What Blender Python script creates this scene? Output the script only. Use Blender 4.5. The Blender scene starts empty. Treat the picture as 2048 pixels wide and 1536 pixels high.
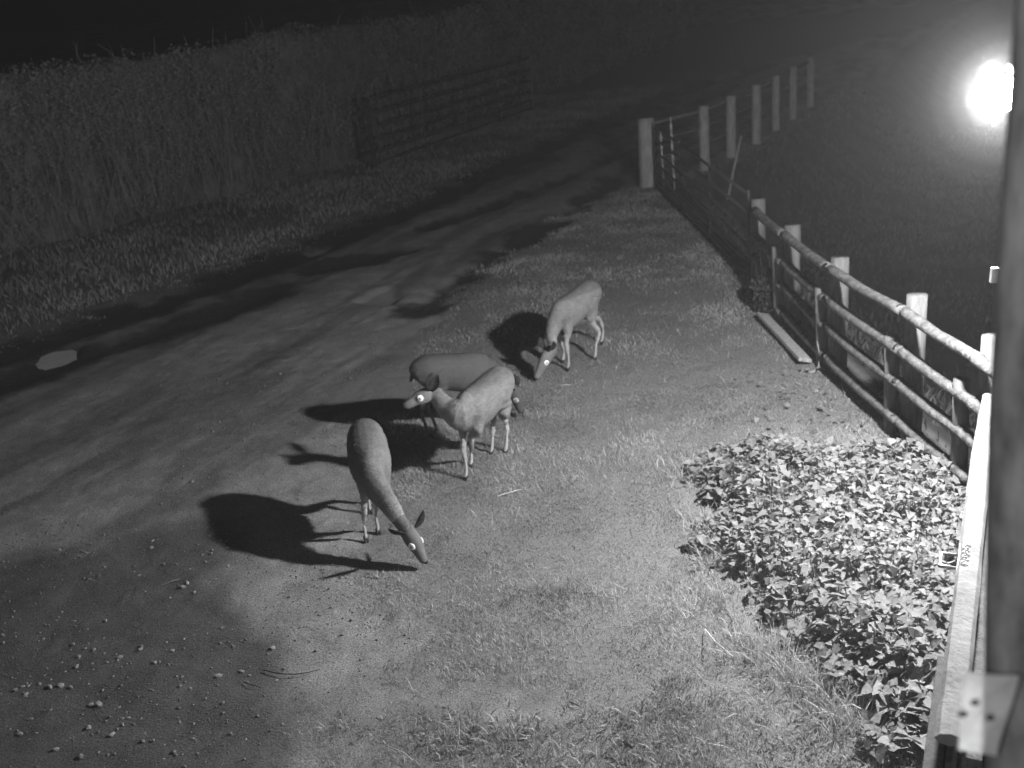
import bpy, bmesh, math, random
import numpy as np
from mathutils import Vector, Matrix
random.seed(7); RNG = np.random.default_rng(11)
S = bpy.context.scene; COL = S.collection

# ------------------------------------------------------------------ camera
CH = 3.8; F = 2200.0; TH = math.atan((768+70)/F); PH = math.atan(.09)
vF = Vector((0, math.cos(TH), -math.sin(TH))); vU0 = Vector((0, math.sin(TH), math.cos(TH))); vR0 = Vector((1, 0, 0))
vR = vR0*math.cos(PH) - vU0*math.sin(PH); vU = vU0*math.cos(PH) + vR0*math.sin(PH)
cam = bpy.data.cameras.new('camera'); camo = bpy.data.objects.new('camera', cam); COL.objects.link(camo)
camo.matrix_world = Matrix(((vR.x, vU.x, -vF.x, 0), (vR.y, vU.y, -vF.y, 0), (vR.z, vU.z, -vF.z, CH), (0, 0, 0, 1)))
cam.sensor_width = 36; cam.lens = 36*F/2048; cam.clip_start = .05; cam.clip_end = 500
cam.dof.use_dof = True; cam.dof.focus_distance = 6.0; cam.dof.aperture_fstop = 2.3
S.camera = camo
# ------------------------------------------------------------------ night sky
w = bpy.data.worlds.new("World"); S.world = w; w.use_nodes = True
nt = w.node_tree; bg = nt.nodes['Background']
sky = nt.nodes.new('ShaderNodeTexSky'); sky.sky_type = 'NISHITA'; sky.sun_disc = False
sky.sun_elevation = math.radians(-3); sky.sun_rotation = math.radians(200)
bw = nt.nodes.new('ShaderNodeRGBToBW'); nt.links.new(sky.outputs[0], bw.inputs[0]); nt.links.new(bw.outputs[0], bg.inputs[0])
bg.inputs[1].default_value = .02
# ------------------------------------------------------------------ exposure
S.view_settings.view_transform = 'Standard'; S.view_settings.look = 'None'
S.view_settings.exposure = 0; S.view_settings.gamma = 1
LAMP = Vector((2.85, 6.18, 2.90))
LAMP_L = 3700; CAM_W = 150

def ground_pt(x, y, z=0.0):
    d = vF + vR*((x-1024)/F) - vU*((y-768)/F); t = (z-CH)/d.z
    return (d.x*t, d.y*t)

# ------------------------------------------------------------------ helpers
def link(name, me, mat=None, parent=None):
    o = bpy.data.objects.new(name, me); COL.objects.link(o)
    if mat: me.materials.append(mat)
    if parent: o.parent = parent
    return o
def tag(o, label=None, cat=None, group=None, kind=None):
    if label: o['label'] = label
    if cat: o['category'] = cat
    if group: o['group'] = group
    if kind: o['kind'] = kind
    return o
def empty(name, loc, rz=0, label=None, cat=None, group=None):
    o = bpy.data.objects.new(name, None); COL.objects.link(o); o.location = loc; o.rotation_euler = (0, 0, rz)
    o.empty_display_size = .1
    return tag(o, label, cat, group)
def from_np(name, V, faces, mat, parent=None, attrs=None, smooth=False):
    """faces: int array (n,3) or (n,4)"""
    me = bpy.data.meshes.new(name); V = np.asarray(V, dtype=np.float32); faces = np.asarray(faces, dtype=np.int32)
    n, k = faces.shape
    me.vertices.add(len(V)); me.vertices.foreach_set('co', V.ravel())
    me.loops.add(n*k); me.loops.foreach_set('vertex_index', faces.ravel())
    me.polygons.add(n); me.polygons.foreach_set('loop_start', np.arange(0, n*k, k, dtype=np.int32))
    me.polygons.foreach_set('loop_total', np.full(n, k, dtype=np.int32))
    if smooth: me.polygons.foreach_set('use_smooth', np.ones(n, dtype=bool))
    me.update(calc_edges=True); me.validate()
    for a, v in (attrs or {}).items():
        at = me.attributes.new(a, 'FLOAT', 'POINT'); at.data.foreach_set('value', np.asarray(v, dtype=np.float32))
    return link(name, me, mat, parent)
class MB:
    def __init__(s): s.bm = bmesh.new()
    def box(s, c, size, M=None, bev=0):
        r = bmesh.ops.create_cube(s.bm, size=1); vs = r['verts']
        bmesh.ops.scale(s.bm, vec=size, verts=vs)
        if bev:
            es = list({e for v in vs for e in v.link_edges})
            r2 = bmesh.ops.bevel(s.bm, geom=es, offset=bev, segments=2, affect='EDGES', profile=.6)
            vs = list({v for f in r2['faces'] for v in f.verts} | {v for v in vs if v.is_valid})
        if M is not None: bmesh.ops.transform(s.bm, matrix=M, verts=vs)
        bmesh.ops.translate(s.bm, vec=c, verts=vs)
        return vs
    def tube(s, pts, rad, n=8, cap=True, jit=0, flat=1.0):
        rings = []
        pts = [Vector(p) for p in pts]
        if not hasattr(rad, '__len__'): rad = [rad]*len(pts)
        for i, p in enumerate(pts):
            d = (pts[min(i+1, len(pts)-1)] - pts[max(i-1, 0)]).normalized()
            a = Vector((0, 0, 1)) if abs(d.z) < .9 else Vector((1, 0, 0))
            u = d.cross(a).normalized(); v = d.cross(u)
            ring = []
            for k in range(n):
                t = 2*math.pi*k/n; rr = rad[i]*(1+random.uniform(-jit, jit))
                ring.append(s.bm.verts.new(p + u*math.cos(t)*rr + v*math.sin(t)*rr*flat))
            rings.append(ring)
        for a, b in zip(rings, rings[1:]):
            for k in range(n): s.bm.faces.new((a[k], a[(k+1) % n], b[(k+1) % n], b[k]))
        if cap:
            s.bm.faces.new(rings[0]); s.bm.faces.new(rings[-1][::-1])
    def ico(s, c, size, sub=1, M=None, jit=0):
        vs = bmesh.ops.create_icosphere(s.bm, subdivisions=sub, radius=1)['verts']
        for v in vs: v.co *= 1+random.uniform(-jit, jit)
        bmesh.ops.scale(s.bm, vec=size, verts=vs)
        if M is not None: bmesh.ops.transform(s.bm, matrix=M, verts=vs)
        bmesh.ops.translate(s.bm, vec=c, verts=vs)
    def build(s, name, mat, parent=None, smooth=False):
        bmesh.ops.recalc_face_normals(s.bm, faces=s.bm.faces)
        me = bpy.data.meshes.new(name); s.bm.to_mesh(me); s.bm.free()
        if smooth:
            for p in me.polygons: p.use_smooth = True
        return link(name, me, mat, parent)

def vnoise(x, y, seed=0):
    x = np.asarray(x, float); y = np.asarray(y, float)
    xi = np.floor(x).astype(np.int64); yi = np.floor(y).astype(np.int64); fx = x-xi; fy = y-yi
    fx = fx*fx*(3-2*fx); fy = fy*fy*(3-2*fy)
    def h(a, b):
        n = (a*374761393 + b*668265263 + seed*1442695041) & 0xffffffff
        n = ((n ^ (n >> 13))*1274126177) & 0xffffffff
        return ((n ^ (n >> 16)) & 0xffff)/65535.0
    return (h(xi, yi)*(1-fx)+h(xi+1, yi)*fx)*(1-fy) + (h(xi, yi+1)*(1-fx)+h(xi+1, yi+1)*fx)*fy
def fbm(x, y, seed=0, o=4):
    s = 0; a = .5; t = 0
    for i in range(o):
        s = s + a*vnoise(x*2**i, y*2**i, seed+i); t += a; a *= .5
    return s/t
def smooth(a, b, x):
    t = np.clip((x-a)/(b-a), 0, 1); return t*t*(3-2*t)
def seg_dist(X, Y, pts):
    d = np.full(X.shape, 1e9)
    for (x0, y0), (x1, y1) in zip(pts, pts[1:]):
        dx, dy = x1-x0, y1-y0; L = dx*dx+dy*dy+1e-9
        t = np.clip(((X-x0)*dx+(Y-y0)*dy)/L, 0, 1)
        d = np.minimum(d, np.hypot(X-x0-t*dx, Y-y0-t*dy))
    return d
def inside(X, Y, poly):
    r = np.zeros(X.shape, bool); n = len(poly)
    for i in range(n):
        x0, y0 = poly[i]; x1, y1 = poly[(i+1) % n]
        c = ((y0 > Y) != (y1 > Y)) & (X < (x1-x0)*(Y-y0)/((y1-y0)+1e-12)+x0); r ^= c
    return r
def sdf(X, Y, poly):  # >0 inside
    d = seg_dist(X, Y, list(poly)+[poly[0]]); return np.where(inside(X, Y, poly), d, -d)

# ------------------------------------------------------------------ materials (the camera sees in monochrome infrared)
def g3(v): return (v, v, v, 1)
def mat(name, base, rough=.85, var=.25, scale=20, bump=.3, bscale=60, stretch=(1, 1, 1), metal=0, attr=None, lo=None, hi=None, spec=.3):
    m = bpy.data.materials.new(name); m.use_nodes = True; n = m.node_tree; b = n.nodes['Principled BSDF']; L = n.links.new
    tc = n.nodes.new('ShaderNodeTexCoord'); mp = n.nodes.new('ShaderNodeMapping'); L(tc.outputs['Object'], mp.inputs[0]); mp.inputs['Scale'].default_value = stretch
    nz = n.nodes.new('ShaderNodeTexNoise'); nz.inputs['Scale'].default_value = scale; nz.inputs['Detail'].default_value = 6; nz.inputs['Roughness'].default_value = .65; L(mp.outputs[0], nz.inputs['Vector'])
    mr = n.nodes.new('ShaderNodeMapRange'); mr.inputs['From Min'].default_value = .3; mr.inputs['From Max'].default_value = .7
    mr.inputs['To Min'].default_value = 1-var; mr.inputs['To Max'].default_value = 1+var; L(nz.outputs['Fac'], mr.inputs['Value'])
    mul = n.nodes.new('ShaderNodeMath'); mul.operation = 'MULTIPLY'; L(mr.outputs[0], mul.inputs[0]); mul.inputs[1].default_value = base
    if attr:
        at = n.nodes.new('ShaderNodeAttribute'); at.attribute_name = attr
        m2 = n.nodes.new('ShaderNodeMapRange'); m2.inputs['To Min'].default_value = lo; m2.inputs['To Max'].default_value = hi
        L(at.outputs['Fac'], m2.inputs['Value']); L(m2.outputs[0], mul.inputs[1])
    L(mul.outputs[0], b.inputs['Base Color'])
    b.inputs['Roughness'].default_value = rough; b.inputs['Metallic'].default_value = metal; b.inputs['Specular IOR Level'].default_value = spec
    if bump:
        n2 = n.nodes.new('ShaderNodeTexNoise'); n2.inputs['Scale'].default_value = bscale; n2.inputs['Detail'].default_value = 5; L(mp.outputs[0], n2.inputs['Vector'])
        bp = n.nodes.new('ShaderNodeBump'); bp.inputs['Strength'].default_value = bump; bp.inputs['Distance'].default_value = .02; L(n2.outputs['Fac'], bp.inputs['Height']); L(bp.outputs[0], b.inputs['Normal'])
    return m
M = {}
M['wood'] = mat('weathered_wood', .16, .9, .35, 9, .5, 30, (3, 3, .6))
M['rail'] = mat('rail_wood', .15, .95, .5, 14, .8, 40, spec=.1)
M['darkwood'] = mat('dark_wood', .05, .9, .4, 9, .5, 30, (3, 3, .6))
M['farpost'] = mat('far_post_wood', .36, .9, .35, 9, .5, 30, (3, 3, .6))
M['palewood'] = mat('pale_board', .28, .8, .25, 7, .4, 40)
M['board'] = mat('stained_board', .12, .8, .4, 7, .4, 40, (4, 4, .8))
M['poleskin'] = mat('near_pole_wood', .16, .9, .9, 9, .6, 12, (1, 1, .35))
M['steel'] = mat('dull_steel', .06, .5, .3, 10, .1, 40, metal=.3)
M['galv'] = mat('galvanised_steel', .5, .4, .2, 10, .1, 40, metal=.5)
M['bright'] = mat('bright_steel', .75, .35, .15, 20, .1, 40, metal=.4)
M['cloth'] = mat('pale_plate', .7, .9, .35, 9, .2, 20)
M['stone'] = mat('pale_stone', .42, .9, .3, 25, .6, 60)
M['greystone'] = mat('grey_stone', .2, .9, .3, 25, .6, 60)
M['leaf'] = mat('weed_leaf', .3, .5, .2, 30, .3, 80, attr='tone', lo=.2, hi=.44, spec=.3)
M['stem'] = mat('weed_stem', .25, .7, .2, 30, 0)
M['grass'] = mat('grass_blade', .3, .6, .1, 5, 0, attr='tone', lo=.16, hi=.58)
M['roughgrass'] = mat('rough_grass', .3, .7, .1, 5, 0, attr='tone', lo=.26, hi=.66)
M['hedgeleaf'] = mat('hedge_leaf', .3, .7, .1, 5, 0, attr='tone', lo=.26, hi=.42)
M['hedgestem'] = mat('hedge_stem', .27, .9, .3, 10, .3)
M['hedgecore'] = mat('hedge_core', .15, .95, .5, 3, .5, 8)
M['darkleaf'] = mat('dark_leaf', .05, .8, .4, 10, 0)
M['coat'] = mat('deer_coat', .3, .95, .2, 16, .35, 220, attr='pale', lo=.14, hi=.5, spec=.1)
M['shadedcoat'] = mat('shaded_deer_coat', .3, .95, .10, 30, .35, 220, attr='pale', lo=.085, hi=.34, spec=.1)  # coat copy with the half-hidden deer's weak light darkened into its colour
M['hoof'] = mat('deer_hoof', .03, .5, .2, 20, 0)
M['ear'] = mat('deer_ear', .07, .9, .5, 40, 0)
M['eye'] = mat('deer_eyeshine_ring', .97, .3, 0, 5, 0); M['pupil'] = mat('deer_pupil', .25, .2, 0, 5, 0)  # eyeshine painted as a near-white eye colour
M['nose'] = mat('deer_nose', .03, .4, .1, 5, 0)
M['puddle'] = mat('puddle_water', .62, .5, .08, 6, .04, 20, spec=.5)
M['straw'] = mat('dry_straw', .75, .7, .2, 30, 0)
def emis(name, s):
    m = bpy.data.materials.new(name); m.use_nodes = True; b = m.node_tree.nodes['Principled BSDF']
    b.inputs['Emission Color'].default_value = g3(1); b.inputs['Emission Strength'].default_value = s; b.inputs['Base Color'].default_value = g3(.8); return m
for k_, t_ in (('leaf', .42), ('grass', .3), ('roughgrass', .3), ('hedgeleaf', .25)):
    n_ = M[k_].node_tree; b_ = n_.nodes['Principled BSDF']; tr = n_.nodes.new('ShaderNodeBsdfTranslucent'); mx = n_.nodes.new('ShaderNodeMixShader'); mx.inputs[0].default_value = t_
    n_.links.new(b_.inputs['Base Color'].links[0].from_socket, tr.inputs[0]); n_.links.new(b_.outputs[0], mx.inputs[1]); n_.links.new(tr.outputs[0], mx.inputs[2]); n_.links.new(mx.outputs[0], n_.nodes['Material Output'].inputs[0])
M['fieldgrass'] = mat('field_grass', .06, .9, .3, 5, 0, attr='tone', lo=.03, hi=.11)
M['lens'] = emis('lamp_lens', LAMP_L)

# ground material driven by surface masks (mud, grass, wet)
def ground_mat():
    m = bpy.data.materials.new('ground'); m.use_nodes = True; n = m.node_tree; b = n.nodes['Principled BSDF']; L = n.links.new
    def node(t, **k):
        q = n.nodes.new(t)
        for a, v in k.items(): setattr(q, a, v)
        return q
    tc = node('ShaderNodeTexCoord')
    def noise(s, d=6, r=.6):
        q = node('ShaderNodeTexNoise'); q.inputs['Scale'].default_value = s; q.inputs['Detail'].default_value = d; q.inputs['Roughness'].default_value = r; L(tc.outputs['Object'], q.inputs['Vector']); return q.outputs['Fac']
    def rng(v, a, b_, c, d):
        q = node('ShaderNodeMapRange'); L(v, q.inputs['Value'])
        for i, x in zip(('From Min', 'From Max', 'To Min', 'To Max'), (a, b_, c, d)): q.inputs[i].default_value = x
        return q.outputs[0]
    def math_(op, a, c):
        q = node('ShaderNodeMath', operation=op)
        for i, x in enumerate((a, c)):
            if isinstance(x, (int, float)): q.inputs[i].default_value = x
            else: L(x, q.inputs[i])
        return q.outputs[0]
    def mixf(f, a, c):
        q = node('ShaderNodeMix', data_type='FLOAT'); L(f, q.inputs[0])
        for i, x in ((2, a), (3, c)):
            if isinstance(x, (int, float)): q.inputs[i].default_value = x
            else: L(x, q.inputs[i])
        return q.outputs[0]
    def attr(a):
        q = node('ShaderNodeAttribute'); q.attribute_name = a; return q.outputs['Fac']
    vor = node('ShaderNodeTexVoronoi'); vor.inputs['Scale'].default_value = 38; L(tc.outputs['Object'], vor.inputs['Vector'])
    speck = rng(vor.outputs['Distance'], 0, .22, 1, 0)
    sel = math_('MULTIPLY', speck, rng(noise(13, 3), .58, .7, 0, 1))
    grit = math_('MULTIPLY', rng(noise(90, 6, .8), .35, .65, .35, 1.65), rng(noise(3.2, 5), .3, .7, .75, 1.2))
    gravel = math_('ADD', math_('MULTIPLY', grit, .31), math_('MULTIPLY', sel, .12))
    soil = math_('MULTIPLY', rng(noise(60, 5, .7), .3, .7, .6, 1.4), .22)
    mud = math_('MULTIPLY', rng(noise(25, 5, .7), .3, .7, .4, 1.8), .04)
    col = mixf(attr('grass'), gravel, soil)
    col = mixf(attr('damp'), col, math_('MULTIPLY', col, .38))  # damp soil, darkened further to paint in light falloff at lower left
    col = mixf(attr('mud'), col, mud)
    col = mixf(attr('pale_puddle'), col, .30)  # two farther puddles painted into the ground as pale patches
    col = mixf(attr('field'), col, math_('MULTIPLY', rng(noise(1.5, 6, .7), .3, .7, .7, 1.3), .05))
    L(col, b.inputs['Base Color'])
    b.inputs['Roughness'].default_value = .92; b.inputs['Specular IOR Level'].default_value = .2
    h = math_('ADD', noise(70, 6, .75), math_('MULTIPLY', noise(12, 4), .8))
    h = math_('ADD', h, math_('MULTIPLY', sel, .8))
    bp = node('ShaderNodeBump'); bp.inputs['Strength'].default_value = 1.0; bp.inputs['Distance'].default_value = .015; L(h, bp.inputs['Height']); L(bp.outputs[0], b.inputs['Normal'])
    return m

# ------------------------------------------------------------------ lay of the land
def GP(l): return [ground_pt(*p) for p in l]
FENCE = [(3.45, 2.0), (3.34, 6.6), (3.16, 8.0), (3.05, 9.52), (3.02, 11.0), (2.98, 12.33), (2.72, 19.0), (3.85, 20.0), (4.58, 21.0), (5.37, 22.4), (6.1, 23.7), (6.8, 25.0), (9.5, 30), (15, 40), (60, 120)]
FENCE_A = np.array(FENCE)
def field_off(X, Y): return X - np.interp(Y, FENCE_A[:, 1], FENCE_A[:, 0])
RUTS = [(GP([(-200, 785), (0, 712), (120, 678), (330, 603), (640, 492), (900, 385), (1100, 290), (1290, 212), (1400, 165)]), .40, .55),
        (GP([(-200, 850), (0, 765), (200, 700), (420, 635), (520, 590)]), .30, .8),
        (GP([(850, 452), (1000, 405), (1150, 347), (1290, 285)]), .24, .3),
        (GP([(660, 535), (730, 520), (800, 500)]), .3, .3),
        (GP([(850, 610), (940, 545), (1010, 500), (1120, 430), (1210, 375), (1290, 300)]), .24, .3)]
GRASS_EDGE = GP([(560, 1700), (660, 1500), (720, 1330), (640, 1200), (690, 1110), (740, 1010), (720, 950), (700, 800), (800, 690), (880, 610), (1000, 520), (1130, 435), (1240, 365), (1292, 300)])
VERGE_EDGE = RUTS[0][0]
GRASS_POLY = GRASS_EDGE + [(3.1, 19), (4.2, 12), (4.2, 1.5), (-1, 1.5)]
VERGE_POLY = [(x-.15, y) for x, y in VERGE_EDGE] + [(30, 60), (-40, 60), (-40, 5)]
BARE = [GP([(820, 1400), (900, 1340), (1010, 1330), (1100, 1370), (1150, 1430), (1060, 1450), (900, 1430)]),
        GP([(1110, 1480), (1240, 1440), (1330, 1500), (1300, 1560), (1150, 1560)]),
        GP([(650, 1290), (790, 1240), (850, 1270), (760, 1330), (680, 1360)])]
DAMP = GP([(-400, 1180), (60, 1120), (210, 1090), (330, 1030), (420, 1050), (430, 1120), (560, 1200), (560, 1700), (-900, 1700)])
BED = GP([(1395, 985), (1430, 925), (1500, 900), (1620, 912), (1760, 905), (1950, 950), (1990, 1100), (1960, 1350), (1900, 1500), (1760, 1490), (1700, 1400), (1640, 1330), (1540, 1290), (1480, 1190), (1400, 1110), (1440, 1040)])
PUDPX = [[(58, 722), (75, 705), (110, 692), (150, 686), (168, 690), (150, 710), (120, 722), (85, 730)], [(606, 502), (620, 492), (655, 486), (668, 490), (650, 504), (620, 511)], [(705, 603), (735, 585), (775, 572), (800, 575), (805, 592), (785, 606), (740, 610)]]
PUD = [GP(p) for p in PUDPX]
def masks(X, Y):
    nz = (fbm(X*1.1, Y*1.1, 3)-.5); nf = (fbm(X*4, Y*4, 9)-.5)
    mud = np.zeros(X.shape)
    for pts, wd, soft in RUTS:
        d = seg_dist(X, Y, pts) + nz*.75 + nf*.45
        mud = np.maximum(mud, 1-smooth(wd*.6, wd+soft*.6, d))
    fo = field_off(X, Y)
    g1 = smooth(-.12, .22, sdf(X, Y, GRASS_POLY)+nz*.9+nf*.5)
    for p in BARE: g1 = g1*(1-.9*smooth(-.12, .08, sdf(X, Y, p)+nf*.5+nz*.2))
    g1 = g1*(1-smooth(-.1, .1, fo))
    g2 = smooth(0, .4, sdf(X, Y, VERGE_POLY)+nf*.5)*(fo < 0)
    grass = np.maximum(g1, g2)
    damp = smooth(-.25, .25, sdf(X, Y, DAMP)+nz*.8+nf*.3)*(1-grass)
    U_ = X*.49+Y*.87; W_ = X*.87-Y*.49+.25*(fbm(X*.4, Y*.4, 22)-.5)
    blot = smooth(.50, .68, fbm(U_*.28, W_*1.9, 21))*(1-grass)*.6
    mud2 = smooth(.60, .70, fbm(X*2.2, Y*1.6, 33))*(1-grass)*.35
    pale_puddle = np.zeros(X.shape)
    for pp in PUD[1:]: pale_puddle = np.maximum(pale_puddle, smooth(-.06, .22, sdf(X, Y, pp)+nf*.35))
    mud2 = smooth(.56, .68, fbm(U_*.35+9, W_*2.3, 25))*smooth(8, 13, Y)*(1-grass)*.45
    return dict(pale_puddle=pale_puddle, mud=np.maximum(mud, mud2)*(1-.4*g1), grass=grass, damp=np.maximum(damp, blot), field=smooth(.05, .3, fo), g1=g1, g2=g2)
def ground_z(X, Y, m=None):
    X = np.asarray(X, float); Y = np.asarray(Y, float)
    fo = field_off(X, Y)
    z = (fbm(X*.9, Y*.9, 5)-.5)*.07 + (fbm(X*6, Y*6, 6)-.5)*.022
    for pts, wd, soft in RUTS: z = z - .05*np.exp(-(seg_dist(X, Y, pts)/wd)**2)
    for pp in PUD: z = z - .06*smooth(-.06, .12, sdf(X, Y, pp))
    z = z - 1.5*smooth(0, 2.6, fo) + (fbm(X*.6, Y*.6, 15)-.5)*.5*smooth(1, 4, fo)
    return z
def gz(x, y): return float(ground_z(np.array([x]), np.array([y]))[0])
def axis(lo, a, b, hi, fine, grow):
    v = list(np.arange(a, b, fine)); s = fine; x = v[-1]
    while x < hi: s *= grow; x += s; v.append(x)
    s = fine; x = v[0]; L = []
    while x > lo: s *= grow; x -= s; L.append(x)
    return np.array(L[::-1]+v)
xs = axis(-90, -4.2, 3.6, 110, .028, 1.035); ys = axis(-6, 3.8, 13, 180, .03, 1.03)
X, Y = np.meshgrid(xs, ys); mk_ = masks(X, Y); Z = ground_z(X, Y) + (fbm(X*18, Y*18, 8)-.5)*.012
nx, ny = len(xs), len(ys); idx = np.arange(nx*ny).reshape(ny, nx)
fc = np.stack([idx[:-1, :-1], idx[:-1, 1:], idx[1:, 1:], idx[1:, :-1]], -1).reshape(-1, 4)
gr = from_np('ground', np.stack([X, Y, Z], -1).reshape(-1, 3), fc, ground_mat(), attrs={k: mk_[k].ravel() for k in ('mud', 'grass', 'damp', 'field', 'pale_puddle')}, smooth=True)
tag(gr, kind='structure')

# ------------------------------------------------------------------ puddles on the track
for i, (poly, lb) in enumerate([
    ([(58, 722), (75, 705), (110, 692), (150, 686), (168, 690), (150, 710), (120, 722), (85, 730)], 'pale puddle lying in the dark rut at the left')]):
    pts = GP(poly); cx = sum(p[0] for p in pts)/len(pts); cy = sum(p[1] for p in pts)/len(pts)
    zz = sorted(gz(*p) for p in pts)[2]+.002; pts = [(cx+(x-cx)*1.25, cy+(y-cy)*1.25) for x, y in pts]
    bm = bmesh.new()
    sub = []
    for (a, b) in zip(pts, pts[1:]+pts[:1]):
        for t in (0, .33, .66):
            jx, jy = random.uniform(-.02, .02), random.uniform(-.06, .06)
            sub.append((a[0]*(1-t)+b[0]*t+jx, a[1]*(1-t)+b[1]*t+jy))
    top = [bm.verts.new((x, y, zz)) for x, y in sub]; bot = [bm.verts.new((x+(x-cx)*.06, y+(y-cy)*.06, zz-.08)) for x, y in sub]
    bm.faces.new(top)
    for k in range(len(top)): bm.faces.new((top[k], top[(k+1) % len(top)], bot[(k+1) % len(top)], bot[k]))
    me = bpy.data.meshes.new('puddle'); bm.to_mesh(me); bm.free(); o = link('puddle', me, M['puddle']); tag(o, lb, 'puddle', kind='structure')

# ------------------------------------------------------------------ grass
def blades(name, P, H, W, tone, mat_, lean=.6, label=None, cat='grass', zoff=-.01):
    n = len(P); a = RNG.uniform(0, 2*np.pi, n); b = RNG.uniform(0, 2*np.pi, n); l = RNG.uniform(.1, lean, n)*H
    wx = np.cos(a)*W/2; wy = np.sin(a)*W/2; lx = np.cos(b)*l; ly = np.sin(b)*l
    z0 = ground_z(P[:, 0], P[:, 1])+zoff
    V = np.empty((n, 5, 3))
    V[:, 0] = np.stack([P[:, 0]-wx, P[:, 1]-wy, z0], -1); V[:, 1] = np.stack([P[:, 0]+wx, P[:, 1]+wy, z0], -1)
    V[:, 2] = np.stack([P[:, 0]+wx*.8+lx*.35, P[:, 1]+wy*.8+ly*.35, z0+H*.6], -1); V[:, 3] = np.stack([P[:, 0]-wx*.8+lx*.35, P[:, 1]-wy*.8+ly*.35, z0+H*.6], -1)
    V[:, 4] = np.stack([P[:, 0]+lx, P[:, 1]+ly, z0+H], -1)
    i = np.arange(n)[:, None]*5
    T = np.concatenate([i+[0, 1, 2], i+[0, 2, 3], i+[3, 2, 4]], 0)
    o = from_np(name, V.reshape(-1, 3), T, mat_, attrs={'tone': np.repeat(tone, 5)})
    return tag(o, label, cat, kind='stuff')
def scatter(n, x0, x1, y0, y1, f):
    P = np.stack([RNG.uniform(x0, x1, n), RNG.uniform(y0, y1, n)], -1)
    return P[RNG.uniform(0, 1, n) < f(P[:, 0], P[:, 1])]
def dens(x, y):
    m = masks(x, y); return m['g1']*(1-.6*m['mud'])*(.35+.65*smooth(.35, .6, fbm(x*3, y*3, 41)))*(1-smooth(-.1, .1, field_off(x, y)))
P = np.concatenate([scatter(330000, -2, 3.3, 3.8, 9.5, dens), scatter(110000, -1, 3.2, 9.5, 19, dens)])
pn = fbm(P[:, 0]*2.2, P[:, 1]*2.2, 50); far = smooth(7, 16, P[:, 1])
H = RNG.uniform(.010, .032, len(P))*(.6+1.1*pn)*(1+.4*far)+smooth(.6, .8, fbm(P[:, 0]*1.3, P[:, 1]*1.3, 77))*.02
blades('grass', P, H, RNG.uniform(.003, .006, len(P))*(1+far), np.clip(RNG.normal(.45, .2, len(P))+(pn-.5)*1.6, 0, 1), M['grass'], 1.3, 'short patchy grass over the lit ground around the deer')
# longer pale straws lying on the turf
P = scatter(900, -1, 3.1, 4, 12, dens)
blades('dry_grass', P, RNG.uniform(.03, .1, len(P)), RNG.uniform(.003, .005, len(P)), RNG.uniform(.8, 1, len(P)), M['roughgrass'], 2.5, 'scattered pale dry stalks in the short grass')
# verge
def vd(x, y): return masks(x, y)['g2']*(.25+.75*smooth(.35, .6, fbm(x*1.5, y*1.5, 61)))
P = scatter(210000, -13, 6, 11.5, 34, vd)
P = P[P[:, 1] < 17+(P[:, 0]+8.1)*1.25+6]
blades('verge_grass', P, RNG.uniform(.03, .11, len(P))*(.4+.6*smooth(.2, 1.2, sdf(P[:, 0], P[:, 1], VERGE_POLY)))*(.6+.9*fbm(P[:, 0], P[:, 1], 66)), RNG.uniform(.006, .014, len(P)), np.clip(RNG.normal(.4, .2, len(P))+(fbm(P[:, 0]*.8, P[:, 1]*.8, 67)-.5), 0, 1), M['roughgrass'], .9, 'rough grass verge between the dark rut and the hedge')
P = scatter(60000, 3.3, 16, 6, 30, lambda x, y: (field_off(x, y) > .15)*(.2+.8*smooth(.4, .6, fbm(x*1.3, y*1.3, 140))))
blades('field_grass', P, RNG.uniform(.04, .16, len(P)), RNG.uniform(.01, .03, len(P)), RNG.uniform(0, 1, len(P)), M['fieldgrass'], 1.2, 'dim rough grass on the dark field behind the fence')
# ragged tufts along the bottom and by the fence
def tufts(spots, h, w, n, name, label, tone=(.1, .9), m='grass', spread=.07):
    P = []; Hh = []
    for px, py, s in spots:
        x, y = ground_pt(px, py); k = int(n*s)
        P.append(np.stack([RNG.normal(x, spread*s, k), RNG.normal(y, spread*s, k)], -1)); Hh.append(RNG.uniform(.5, 1.1, k)*h*s)
    P = np.concatenate(P); Hh = np.concatenate(Hh)
    return blades(name, P, Hh, RNG.uniform(w*.6, w*1.3, len(P)), RNG.uniform(tone[0], tone[1], len(P)), M[m], 1.6, label)
sp = [(random.uniform(880, 1420), random.uniform(1440, 1560), random.uniform(.5, 1.1)) for _ in range(46)] + [(random.uniform(640, 900), random.uniform(1440, 1560), random.uniform(.3, .7)) for _ in range(24)] \
   + [(random.uniform(1250, 1720), random.uniform(1400, 1570), random.uniform(.5, 1)) for _ in range(50)] + [(random.uniform(680, 900), random.uniform(1150, 1260), random.uniform(.2, .5)) for _ in range(12)]
tufts(sp, .075, .008, 46, 'weed_tufts', 'ragged dark and pale weed tufts along the lower edge')
sp = [(random.uniform(1380, 1760), random.uniform(770, 920), random.uniform(.4, 1)) for _ in range(34)]
tufts(sp, .05, .012, 26, 'clover_patches', 'sparse low leafy patches between the weed bed and fence', m='grass')
sp = [(x+random.uniform(-25, 25), y+random.uniform(-20, 20), random.uniform(.6, 1)) for x, y in [(1400, 1050), (1430, 1210), (1500, 1300), (1600, 1360), (1690, 1450), (1440, 1130), (1560, 1330), (1650, 1400), (1380, 960)] for _ in range(5)]
tufts(sp, .16, .006, 50, 'long_grass', 'longer grass fringing the lower side of the weed bed', (.2, .8), 'roughgrass', .1)

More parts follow.
